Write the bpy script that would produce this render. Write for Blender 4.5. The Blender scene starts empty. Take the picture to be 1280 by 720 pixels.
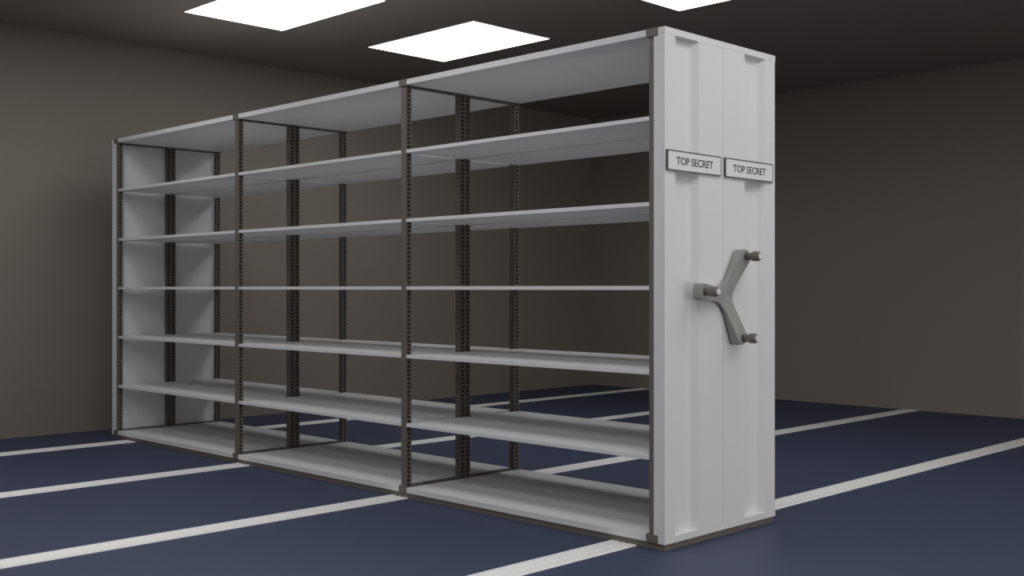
import bpy, bmesh, math
from mathutils import Vector, Matrix

C = bpy.context.scene.collection
PI = math.pi

# ------------------------------------------------------------------ materials
def lin(c):
    return tuple(((v/255)/12.92 if v/255 <= 0.04045 else ((v/255+0.055)/1.055)**2.4) for v in c) + (1.0,)

def mat(name, rgb, rough=0.5, metal=0.0, spec=0.5, noise=0.0, nscale=200.0, bump=0.0):
    m = bpy.data.materials.new(name); m.use_nodes = True
    nt = m.node_tree; b = nt.nodes['Principled BSDF']
    b.inputs['Roughness'].default_value = rough
    b.inputs['Metallic'].default_value = metal
    b.inputs['Specular IOR Level'].default_value = spec
    tc = nt.nodes.new('ShaderNodeTexCoord')
    nz = nt.nodes.new('ShaderNodeTexNoise'); nz.inputs['Scale'].default_value = nscale
    nz.inputs['Detail'].default_value = 3.0
    nt.links.new(tc.outputs['Object'], nz.inputs['Vector'])
    mp = nt.nodes.new('ShaderNodeMapRange')
    mp.inputs['To Min'].default_value = 1-noise; mp.inputs['To Max'].default_value = 1+noise
    nt.links.new(nz.outputs['Fac'], mp.inputs['Value'])
    mx = nt.nodes.new('ShaderNodeMix'); mx.data_type = 'RGBA'; mx.blend_type = 'MULTIPLY'
    mx.inputs['Factor'].default_value = 1.0
    mx.inputs['A'].default_value = rgb if len(rgb) == 4 else lin(rgb)
    nt.links.new(mp.outputs['Result'], mx.inputs['B'])
    nt.links.new(mx.outputs['Result'], b.inputs['Base Color'])
    if bump:
        bp = nt.nodes.new('ShaderNodeBump'); bp.inputs['Strength'].default_value = bump
        bp.inputs['Distance'].default_value = 0.002
        nt.links.new(nz.outputs['Fac'], bp.inputs['Height']); nt.links.new(bp.outputs['Normal'], b.inputs['Normal'])
    return m

def emis(name, rgb, s):
    m = bpy.data.materials.new(name); m.use_nodes = True
    nt = m.node_tree; nt.nodes.remove(nt.nodes['Principled BSDF'])
    e = nt.nodes.new('ShaderNodeEmission'); e.inputs['Color'].default_value = rgb; e.inputs['Strength'].default_value = s
    nt.links.new(e.outputs[0], nt.nodes['Material Output'].inputs['Surface'])
    return m

LIGHT = 4.35; SKY = 4.8
M_wall  = mat('taupe_wall_paint', (0.242, 0.211, 0.180, 1), 0.9, spec=0.2, noise=0.03, nscale=40, bump=0.05)
M_ceil  = mat('taupe_ceiling_paint', (0.242, 0.211, 0.180, 1), 0.9, spec=0.2, noise=0.03, nscale=40, bump=0.05)
M_floor = mat('navy_floor_covering', (0.045, 0.058, 0.112, 1), 0.55, spec=0.4, noise=0.05, nscale=300)
M_white = mat('white_powder_coat', (0.77, 0.77, 0.77, 1), 0.5, spec=0.35, noise=0.05, nscale=350)
M_dark  = mat('taupe_powder_coat', (0.16, 0.14, 0.12, 1), 0.5, spec=0.35, noise=0.04, nscale=350)
M_rail  = mat('pale_rail_metal', (0.88, 0.87, 0.84, 1), 0.5, spec=0.4, noise=0.04, nscale=250)
M_handle= mat('grey_cast_metal', (0.345, 0.34, 0.32, 1), 0.4, noise=0.03, nscale=250)
M_grip  = mat('taupe_grip_plastic', (0.175, 0.157, 0.135, 1), 0.4, noise=0.03, nscale=250)
M_cap   = mat('white_cap_plastic', (0.75, 0.75, 0.75, 1), 0.4)
M_holder= mat('grey_holder_metal', (0.115, 0.11, 0.105, 1), 0.5)
M_card  = mat('white_card', (0.80, 0.80, 0.80, 1), 0.6)
M_ink   = mat('dark_ink', (0.035, 0.035, 0.04, 1), 0.7)
M_lamp  = emis('light_diffuser', (0.985, 0.99, 1.0, 1), LIGHT)
M_lamph = mat('white_painted_metal', (0.7, 0.7, 0.7, 1), 0.5)

# ------------------------------------------------------------------ mesh helpers
def box(bm, x0, x1, y0, y1, z0, z1, mi=0):
    vs = [bm.verts.new(p) for p in ((x0,y0,z0),(x1,y0,z0),(x1,y1,z0),(x0,y1,z0),(x0,y0,z1),(x1,y0,z1),(x1,y1,z1),(x0,y1,z1))]
    fs = []
    for q in ((0,3,2,1),(4,5,6,7),(0,1,5,4),(1,2,6,5),(2,3,7,6),(3,0,4,7)):
        f = bm.faces.new([vs[i] for i in q]); f.material_index = mi; fs.append(f)
    return fs

def bevel(bm, w, seg=2):
    es = [e for e in bm.edges if len(e.link_faces) == 2 and e.calc_face_angle(0) > 0.5]
    bmesh.ops.bevel(bm, geom=es, offset=w, segments=seg, affect='EDGES', profile=0.5)

def prism(bm, pts, axis, a, b):
    """extrude a closed 2D outline along an axis ('x': pts are (y,z); 'y': (x,z); 'z': (x,y))"""
    def P(p, t):
        return {'x': (t, p[0], p[1]), 'y': (p[0], t, p[1]), 'z': (p[0], p[1], t)}[axis]
    va = [bm.verts.new(P(p, a)) for p in pts]; vb = [bm.verts.new(P(p, b)) for p in pts]
    n = len(pts)
    bm.faces.new(va[::-1]); bm.faces.new(vb)
    for i in range(n):
        bm.faces.new((va[i], va[(i+1) % n], vb[(i+1) % n], vb[i]))
    bmesh.ops.recalc_face_normals(bm, faces=bm.faces[:])

def mesh(name, bm, *ms, smooth=False):
    bmesh.ops.recalc_face_normals(bm, faces=bm.faces[:])
    me = bpy.data.meshes.new(name); bm.to_mesh(me); bm.free()
    for m in ms: me.materials.append(m)
    if smooth:
        for p in me.polygons: p.use_smooth = True
    return me

def obj(name, me, parent=None, loc=(0,0,0), rot=(0,0,0)):
    o = bpy.data.objects.new(name, me); C.objects.link(o)
    o.parent = parent; o.location = loc; o.rotation_euler = rot
    return o

def tag(o, label, cat, group=None):
    o['label'] = label; o['category'] = cat
    if group: o['group'] = group

def dup(o, parent=None, loc=None, rot=None):
    c = o.copy(); C.objects.link(c)
    if parent: c.parent = parent
    if loc is not None: c.location = loc
    if rot is not None: c.rotation_euler = rot
    return c

# ------------------------------------------------------------------ the room
X0, X1, Y0, Y1, ZC = -5.556, 5.60, -6.52, 5.967, 3.04
T = 0.12
def slab(name, *b, m):
    bm = bmesh.new(); box(bm, *b)
    o = obj(name, mesh(name, bm, m)); o['kind'] = 'structure'; return o
slab('floor', X0-T, X1+T, Y0-T, Y1+T, -0.15, 0.0, m=M_floor)
slab('ceiling', X0-T, X1+T, Y0-T, Y1+T, ZC, ZC+0.15, m=M_ceil)
slab('wall_left', X0-T, X0, Y0-T, Y1+T, 0, ZC, m=M_wall)
# the right wall, behind the camera's right shoulder, has a wide window opening, added to brighten the end panel
WY0, WY1, WZ0, WZ1 = -1.3, 3.7, 0.10, 1.10
bm = bmesh.new()
box(bm, X1, X1+T, Y0-T, WY0, 0, ZC); box(bm, X1, X1+T, WY1, Y1+T, 0, ZC)
box(bm, X1, X1+T, WY0, WY1, 0, WZ0); box(bm, X1, X1+T, WY0, WY1, WZ1, ZC)
obj('wall_right', mesh('wall_right', bm, M_wall))['kind'] = 'structure'
bm = bmesh.new()
for a, b in ((WY0, WY0+0.05), (WY1-0.05, WY1), (1.175, 1.225)): box(bm, X1+0.03, X1+0.09, a, b, WZ0, WZ1)
for a, b in ((WZ0, WZ0+0.05), (WZ1-0.05, WZ1)): box(bm, X1+0.03, X1+0.09, WY0, WY1, a, b)
obj('added_fill_window', mesh('added_fill_window', bm, M_lamph))['kind'] = 'structure'  # frame of the added, unseen fill opening
slab('wall_back', X0, X1, Y1, Y1+T, 0, ZC, m=M_wall)
slab('wall_front', X0, X1, Y0-T, Y0, 0, ZC, m=M_wall)

# ------------------------------------------------------------------ ceiling lights (flush square-grid panels)
bm = bmesh.new()
fs = box(bm, -0.616, 0.616, -0.4025, 0.4025, -0.008, 0.0, 1)
fs[0].material_index = 0
lamp_me = mesh('ceiling_light', bm, M_lamp, M_lamph)
LX = (-3.68, -1.213, 1.272, 3.748); LY = (2.178, 0.563, -1.052, -2.667, -4.282)
lamp_labels = {
    (0, 0): 'white ceiling light panel seen whole near the top centre',
    (0, 1): 'white ceiling light panel cut by the top edge at the upper left of the photo',
    (1, 0): 'white ceiling light panel above the near end of the shelving, only its corner showing',
}
first = None
for i, lx in enumerate(LX):
    for j, ly in enumerate(LY):
        o = obj('ceiling_light', lamp_me, None, (lx, ly, ZC)) if first is None else dup(first, loc=(lx, ly, ZC))
        first = first or o
        g = 'recessed ceiling lights' if (i, j) in lamp_labels else 'ceiling lights above the photo frame'
        tag(o, lamp_labels.get((i, j), 'white rectangular ceiling light panel outside the top of the photo'), 'ceiling light', g)

# ------------------------------------------------------------------ floor rails (ridged profile)
RX = (-0.2232, -1.7437, -3.2702, -4.7785)
RW = 0.141
RT = 0.005
def rail_profile(w, top, g):
    h = w/2
    # five flats: ridge, groove, ridge, groove, ridge
    xs = [-h, -h+0.004, -0.030, -0.024, -0.012, -0.006, 0.006, 0.012, 0.024, 0.030, h-0.004, h]
    zs = [0, top, top, g, g, top, top, g, g, top, top, 0]
    return list(zip(xs, zs))
bm = bmesh.new()
prism(bm, rail_profile(RW, RT, RT-0.0025), 'y', Y0+0.002, Y1-0.002)
rail_me = mesh('floor_rail', bm, M_rail)
rail_labels = (
    'pale ridged floor rail nearest the camera, running under the right end of the shelving',
    'pale ridged floor rail second from the camera, under the right bay divider',
    'pale ridged floor rail third from the camera, under the left bay divider',
    'pale ridged floor rail farthest from the camera, nearest the left wall',
)
r0 = None
for x, l in zip(RX, rail_labels):
    r = obj('floor_rail', rail_me, None, (x, 0, 0)) if r0 is None else dup(r0, loc=(x, 0, 0))
    r0 = r0 or r
    tag(r, l, 'rail', 'floor rails')

# ------------------------------------------------------------------ mobile shelving unit
L, W = 5.063, 0.8515
unit = bpy.data.objects.new('mobile_shelving', None); C.objects.link(unit)
tag(unit, 'long white and taupe mobile shelving unit with empty shelves and a hand wheel', 'shelving')

ZB0, ZB1 = 0.0295, 0.0560        # bottom board
ZT0, ZT1 = 2.1675, 2.1955        # top board
LINES = (-4.997, -3.354, -1.709, -0.066)

# base carriage with cut-outs that ride over the rails
def skirt(x0, x1, y0, y1):
    pts = [(x0, ZB0)]
    zb = 0.001
    low = [(x0, zb)]
    for rx in sorted(RX):
        if x0 < rx < x1:
            h = RW/2+0.002
            for px, pz in [(rx-h, zb)] + [(rx+a, max(zb, b+0.0015)) for a, b in rail_profile(RW+0.003, RT, RT-0.0025)] + [(rx+h, zb)]:
                low.append((px, pz))
    low.append((x1, zb))
    bm = bmesh.new()
    prism(bm, pts + low + [(x1, ZB0)], 'y', y0, y1)
    return bm
bi = 0.004
bmA = skirt(-L+bi, -bi, bi, bi+0.02)
me_f = mesh('base_carriage', bmA, M_dark)
bm = bmesh.new(); bm.from_mesh(me_f); bpy.data.meshes.remove(me_f)
b2 = skirt(-L+bi, -bi, W-0.009-0.02, W-0.009)
tmp = mesh('tmp', b2); bm.from_mesh(tmp); bpy.data.meshes.remove(tmp)
box(bm, -0.024, -bi, bi+0.02, W-0.029, 0.001, ZB0)
box(bm, -L+bi, -L+0.024, bi+0.02, W-0.029, 0.001, ZB0)
for lx in (-3.354, -1.709): box(bm, lx-0.03, lx+0.03, bi+0.02, W-0.029, 0.014, ZB0)
obj('base_carriage', mesh('base_carriage', bm, M_dark), unit)['label'] = 'taupe base carriage'

# bottom and top boards, one per bay
def bay(i):
    a = LINES[i]; b = LINES[i+1]
    return a, b
bw = 0.030                        # half width of the corner brackets
for nm, z0, z1 in (('bottom_board', ZB0, ZB1), ('top_board', ZT0, ZT1)):
    first = None
    for i in range(3):
        a, b = LINES[i]+bw-0.004, LINES[i+1]-bw+0.004
        if first is None:
            bm = bmesh.new(); box(bm, -(b-a)/2, (b-a)/2, 0, W, 0, z1-z0); bevel(bm, 0.0012)
            first = obj(nm, mesh(nm, bm, M_white), unit, ((a+b)/2, 0, z0))
        else:
            dup(first, loc=((a+b)/2, 0, z0))

# shelves: front row and rear row back to back, five levels, three bays
ZS = (0.3835, 0.7435, 1.1020, 1.4570, 1.8195)
PW = 0.020                         # half width of an inner post
sx0 = [LINES[0]+0.020, LINES[1]+PW, LINES[2]+PW]
sx1 = [LINES[1]-PW, LINES[2]-PW, LINES[3]-0.020]
SY = ((0.005, 0.4247), (0.4267, 0.8465))
first = None
for i in range(3):
    for zc in ZS:
        for k, (y0, y1) in enumerate(SY):
            w = sx1[i]-sx0[i]; d = y1-y0
            if first is None:
                bm = bmesh.new(); prism(bm, [(-d/2, -0.009), (-d/2, 0.009), (d/2, 0.009), (d/2, 0.005), (d/2-0.020, 0.001), (d/2-0.020, -0.009)], 'x', -w/2, w/2); bevel(bm, 0.001)
                first = o = obj('shelf', mesh('shelf', bm, M_white), unit)
                w0 = w
            else:
                o = dup(first)
            o.location = ((sx0[i]+sx1[i])/2, (y0+y1)/2, zc)
            if k: o.rotation_euler = (0, 0, PI)

# slotted posts
def post_mesh(w, d, h, pitch=0.0222, hw=0.0175, hh=0.012):
    bm = bmesh.new()
    x0, x1, y0, y1 = -w/2, w/2, -d/2, d/2
    def quad(*p): bm.faces.new([bm.verts.new(q) for q in p])
    quad((x0,y0,0),(x1,y0,0),(x1,y0,h),(x0,y0,h)); quad((x1,y1,0),(x0,y1,0),(x0,y1,h),(x1,y1,h))
    quad((x0,y0,h),(x1,y0,h),(x1,y1,h),(x0,y1,h)); quad((x0,y1,0),(x1,y1,0),(x1,y0,0),(x0,y0,0))
    n = int(h/pitch); off = (h-n*pitch)/2
    ti = min(0.012, w*0.4)
    for s, x in ((1, x1), (-1, x0)):
        xi = x - s*ti
        quad((x,y0,0),(x,-hw/2,0),(x,-hw/2,h),(x,y0,h)); quad((x,hw/2,0),(x,y1,0),(x,y1,h),(x,hw/2,h))
        zprev = 0
        for k in range(n):
            a = off+(k+0.5)*pitch-hh/2; b = a+hh
            quad((x,-hw/2,zprev),(x,hw/2,zprev),(x,hw/2,a),(x,-hw/2,a))
            # slot recess
            quad((x,-hw/2,a),(x,hw/2,a),(xi,hw/2,a),(xi,-hw/2,a)); quad((x,-hw/2,b),(x,hw/2,b),(xi,hw/2,b),(xi,-hw/2,b))
            quad((x,-hw/2,a),(x,-hw/2,b),(xi,-hw/2,b),(xi,-hw/2,a)); quad((x,hw/2,a),(x,hw/2,b),(xi,hw/2,b),(xi,hw/2,a))
            f = bm.faces.new([bm.verts.new(q) for q in ((xi,-hw/2,a),(xi,hw/2,a),(xi,hw/2,b),(xi,-hw/2,b))]); f.material_index = 1
            zprev = b
        quad((x,-hw/2,zprev),(x,hw/2,zprev),(x,hw/2,h),(x,-hw/2,h))
    bmesh.ops.remove_doubles(bm, verts=bm.verts[:], dist=1e-5)
    return mesh('post', bm, M_dark, M_slot_shade)
M_slot_shade = mat('slot_shade', (0.012, 0.011, 0.010, 1), 0.8)  # near-black stands in for the shade inside the hollow post
hp = ZT0-ZB1
in_me = post_mesh(0.040, 0.036, hp)
end_me = post_mesh(0.026, 0.036, hp)
PY = (0.023, 0.4065, 0.4450, 0.8285)
p_in = p_end = None
for i, lx in enumerate(LINES):
    for y in PY:
        if i in (1, 2):
            if p_in is None: p_in = o = obj('post', in_me, unit)
            else: o = dup(p_in)
            o.location = (lx, y, ZB1)
        else:
            if p_end is None: p_end = o = obj('post', end_me, unit)
            else: o = dup(p_end)
            o.location = (-4.991 if i == 0 else -0.072, y, ZB1)
        o['label'] = 'taupe slotted post'

# cross beams under the top board and on the bottom board
first = None
for i, lx in enumerate(LINES):
    for z in (ZT0-0.010, ZB1):
        x = lx if i in (1, 2) else (-4.991 if i == 0 else -0.072)
        for ya, yb in ((0.041, 0.3885), (0.463, 0.8105)):
            if first is None:
                bm = bmesh.new(); box(bm, -0.0128, 0.0128, -(yb-ya)/2, (yb-ya)/2, 0, 0.010)
                first = o = obj('cross_beam', mesh('cross_beam', bm, M_dark), unit)
            else: o = dup(first)
            o.location = (x, (ya+yb)/2, z)
            o['label'] = 'taupe cross beam'
# joint strips that close the gap between neighbouring boards
first = None
for lx in LINES:
    for z in (ZT0, ZB0):
        if first is None:
            bm = bmesh.new(); box(bm, -0.026, 0.026, 0.03, W-0.03, 0, 0.0262)
            first = o = obj('joint_strip', mesh('joint_strip', bm, M_dark), unit)
        else: o = dup(first)
        o.location = (lx, 0, z+0.0005)

# corner brackets
first = None
for lx in LINES:
    for z in (ZT1-0.0335, ZB0-0.001):
        for y in (-0.0035, W-0.0265):
            if first is None:
                bm = bmesh.new(); box(bm, -0.0295, 0.0295, 0, 0.03, 0, 0.0345); bevel(bm, 0.0015)
                first = o = obj('corner_bracket', mesh('corner_bracket', bm, M_dark), unit)
            else: o = dup(first)
            o.location = (lx-0.001, y, z)
            o['label'] = 'taupe corner bracket'

# end panels: two folded panels with a recessed channel at each end
PT = 0.058; RD = 0.032; SL = 0.030
def end_panel_mesh(w, a, b):
    # outline in (x outward, y)
    def soft(p, q, n, k=0.012, m=5):
        # round the inner corner q between neighbours p and n
        p, q, n = Vector(p), Vector(q), Vector(n)
        a0 = q+(p-q).normalized()*k; a1 = q+(n-q).normalized()*k
        return [tuple((1-t)**2*a0+2*t*(1-t)*q+t*t*a1) for t in (i/(m-1) for i in range(m))]
    B = (0, b); Bi = (-RD, b-SL); Ai = (-RD, a+SL); Aa = (0, a)
    pts = [(-PT, 0), (-PT, w), (0, w), B] + soft(B, Bi, Ai) + soft(Bi, Ai, Aa) + [Aa, (0, 0)]
    bm = bmesh.new(); prism(bm, pts, 'z', 0, ZT0-ZB1)
    bevel(bm, 0.0012)
    return mesh('end_panel', bm, M_white)
hwid = W/2-0.0012
meA = end_panel_mesh(hwid, 0.074, 0.244); meB = end_panel_mesh(hwid, 0.170, 0.340)
obj('end_panel', meA, unit, (0, 0.0, ZB1)); obj('end_panel', meB, unit, (0, W-hwid, ZB1))
obj('end_panel', meA, unit, (-L, W, ZB1), (0, 0, PI)); obj('end_panel', meB, unit, (-L, hwid, ZB1), (0, 0, PI))
# caps
bm = bmesh.new(); box(bm, -0.036, 0.001, -0.0005, W+0.002, 0, ZT1-ZT0); bevel(bm, 0.0012)
cap = obj('end_cap', mesh('end_cap', bm, M_white), unit, (0, 0, ZT0))
dup(cap, loc=(0, 0, ZB0-0.001))
dup(cap, loc=(-L, W, ZT0), rot=(0, 0, PI)); dup(cap, loc=(-L, W, ZB0-0.001), rot=(0, 0, PI))

# label holders with cards and printed text
def text_mesh(s, size, depth, m, sx=1.0):
    cu = bpy.data.curves.new('lettering', 'FONT'); cu.body = s; cu.size = size; cu.extrude = depth; cu.offset = 0.0005
    cu.align_x = 'CENTER'; cu.align_y = 'CENTER'
    o = bpy.data.objects.new('lettering_source', cu); C.objects.link(o)
    dg = bpy.context.evaluated_depsgraph_get(); dg.update()
    me = bpy.data.meshes.new_from_object(o.evaluated_get(dg))
    bpy.data.objects.remove(o); bpy.data.curves.remove(cu)
    me.transform(Matrix.Diagonal((sx, 1, 1, 1)))
    # centre it and stand it up facing +x
    xs = [v.co.x for v in me.vertices]; ys = [v.co.y for v in me.vertices]
    me.transform(Matrix.Translation((-(min(xs)+max(xs))/2, -(min(ys)+max(ys))/2, 0)))
    me.transform(Matrix(((0,0,1,0),(1,0,0,0),(0,1,0,0),(0,0,0,1))))
    me.materials.clear(); me.materials.append(m); me.name = 'lettering'
    return me
txt = text_mesh('TOP SECRET', 0.045, 0.0004, M_ink, 1.06)
bm = bmesh.new()
hy, hz = 0.1955, 0.0428
box(bm, 0.0, 0.006, -hy, hy, -hz, hz)
for y0, y1, z0, z1 in ((-hy, hy, hz-0.005, hz), (-hy, hy, -hz, -hz+0.004), (-hy, -hy+0.006, -hz, hz), (hy-0.004, hy, -hz, hz)):
    box(bm, 0.006, 0.010, y0, y1, z0, z1)
hold_me = mesh('label_holder', bm, M_holder)
bm = bmesh.new(); box(bm, 0.006, 0.009, -hy+0.006, hy-0.004, -hz+0.004, hz-0.005)
card_me = mesh('label_card', bm, M_card)
for y in (0.2020, 0.6250):
    h = obj('label_holder', hold_me, unit, (0.0, y, 1.639)); h['label'] = 'dark grey label holder'
    c = obj('label_card', card_me, h); c['label'] = 'white card reading TOP SECRET'
    t = obj('lettering', txt, h, (0.0094, 0.0, 0.0)); t['label'] = 'dark grey printed words TOP SECRET'

# three-arm hand wheel
def lathe(bm, prof, n=28):
    rings = []
    for x, r in prof:
        rings.append([bm.verts.new((x, r*math.cos(2*PI*i/n), r*math.sin(2*PI*i/n))) for i in range(n)])
    for a, b in zip(rings, rings[1:]):
        for i in range(n):
            bm.faces.new((a[i], a[(i+1) % n], b[(i+1) % n], b[i]))
    bm.faces.new(rings[0][::-1]); bm.faces.new(rings[-1])
hub = Vector((0.0105, 0.414, 1.068)); TH = 0.046; R = 0.2085
ANG = [math.radians(a) for a in (57.0, 174.9, -65.0)]
def wheel_outline():
    pts = []
    order = sorted(ANG)
    for k, a in enumerate(order):
        nxt = order[(k+1) % 3] + (2*PI if k == 2 else 0)
        d = Vector((math.cos(a), math.sin(a))); n = Vector((-d.y, d.x))
        wr, wt = 0.033, 0.036
        # tip: from the right side round to the left side
        tipc = R+0.004
        p0 = d*0.078 - n*wr
        pts.append(p0)
        for j in range(9):
            t = -PI/2 + PI*j/8
            ex = abs(math.cos(t))**0.7*math.copysign(1, math.cos(t)) if abs(math.cos(t)) > 1e-6 else 0
            ey = abs(math.sin(t))**0.7*math.copysign(1, math.sin(t)) if abs(math.sin(t)) > 1e-6 else 0
            pts.append(d*(tipc+0.020*ex) + n*wt*ey)
        p1 = d*0.078 + n*wr
        d2 = Vector((math.cos(nxt), math.sin(nxt))); n2 = Vector((-d2.y, d2.x))
        p2 = d2*0.078 - n2*wr
        mid = (a+nxt)/2
        c = Vector((math.cos(mid), math.sin(mid)))*0.040
        for j in range(9):
            t = j/9
            pts.append((1-t)**2*p1 + 2*t*(1-t)*c + t*t*p2)
    return [(p.x, p.y) for p in pts]
HH = 0.012                         # the hub face lies lower than the arm tips: a dished wheel
DIRS = [Vector((math.cos(t), math.sin(t))) for t in ANG]
def face_height(p):
    u = max(Vector(p).dot(d) for d in DIRS)
    return HH + (TH-HH)*max(0.0, (u-0.040)/(R-0.040))
pts = wheel_outline()
bm = bmesh.new()
back = [bm.verts.new((0, p[0], p[1])) for p in pts]
front = [bm.verts.new((face_height(p), p[0], p[1])) for p in pts]
n = len(pts); per = n//3           # per arm: root, nine tip points, root, then the fillet towards the next arm
bm.faces.new(back[::-1])
for i in range(n): bm.faces.new((back[i], back[(i+1) % n], front[(i+1) % n], front[i]))
mid = bm.verts.new((HH, 0, 0)); rim = []
for k in range(3):
    bm.faces.new(front[k*per:k*per+11])
    rim += [front[k*per]] + front[k*per+10:(k+1)*per]
for i in range(len(rim)): bm.faces.new((mid, rim[i], rim[(i+1) % len(rim)]))
bmesh.ops.remove_doubles(bm, verts=bm.verts[:], dist=1e-4)
bmesh.ops.recalc_face_normals(bm, faces=bm.faces[:])
es = [e for e in bm.edges if len(e.link_faces) == 2 and e.calc_face_angle(0) > 1.0 and all(v.co.x > 1e-5 for v in e.verts)]
bmesh.ops.bevel(bm, geom=es, offset=0.003, segments=2, affect='EDGES', profile=0.5)
lathe(bm, [(-0.008, 0.032), (0.001, 0.032)])
wheel = obj('hand_wheel', mesh('hand_wheel', bm, M_handle), unit, hub)
wheel['label'] = 'grey three-arm hand wheel'
bm = bmesh.new()
lathe(bm, [(0,0.017),(0.016,0.0165),(0.026,0.0175),(0.031,0.0205),(0.037,0.0225),(0.055,0.0225),(0.065,0.0205),(0.069,0.0175),(0.0705,0.015)])
grip_me = mesh('grip', bm, M_grip, smooth=False)
for p in grip_me.polygons: p.use_smooth = len(p.vertices) == 4
bm = bmesh.new(); lathe(bm, [(0.0704,0.0135),(0.0714,0.0135),(0.0720,0.0125)])
gcap_me = mesh('grip_cap', bm, M_cap)
for a in ANG:
    loc = (TH, R*math.cos(a), R*math.sin(a))
    g = obj('grip', grip_me, wheel, loc); g['label'] = 'taupe cylindrical grip'
    g2 = obj('grip_cap', gcap_me, wheel, loc); g2['label'] = 'white round grip end cap'

# ------------------------------------------------------------------ world, camera, colour management
w = bpy.data.worlds.new('World'); bpy.context.scene.world = w; w.use_nodes = True
w.node_tree.nodes['Background'].inputs[0].default_value = (1.0, 0.98, 0.93, 1)
w.node_tree.nodes['Background'].inputs[1].default_value = SKY  # reaches the room only through the added opening in the right wall
cam = bpy.data.cameras.new('camera'); co = bpy.data.objects.new('camera', cam); C.objects.link(co)
cam.sensor_width = 36.0; cam.lens = 1397.58*36/1280
cam.shift_y = 0.5663/1280
co.location = (2.8433, -3.7540, 1.1)
co.rotation_euler = (PI/2, 0, 0.7840)
cam.clip_start = 0.01
sc = bpy.context.scene; sc.camera = co
sc.view_settings.view_transform = 'Standard'; sc.view_settings.look = 'None'
sc.view_settings.gamma = 1.0; sc.view_settings.use_curve_mapping = False
sc.view_settings.exposure = 0.0
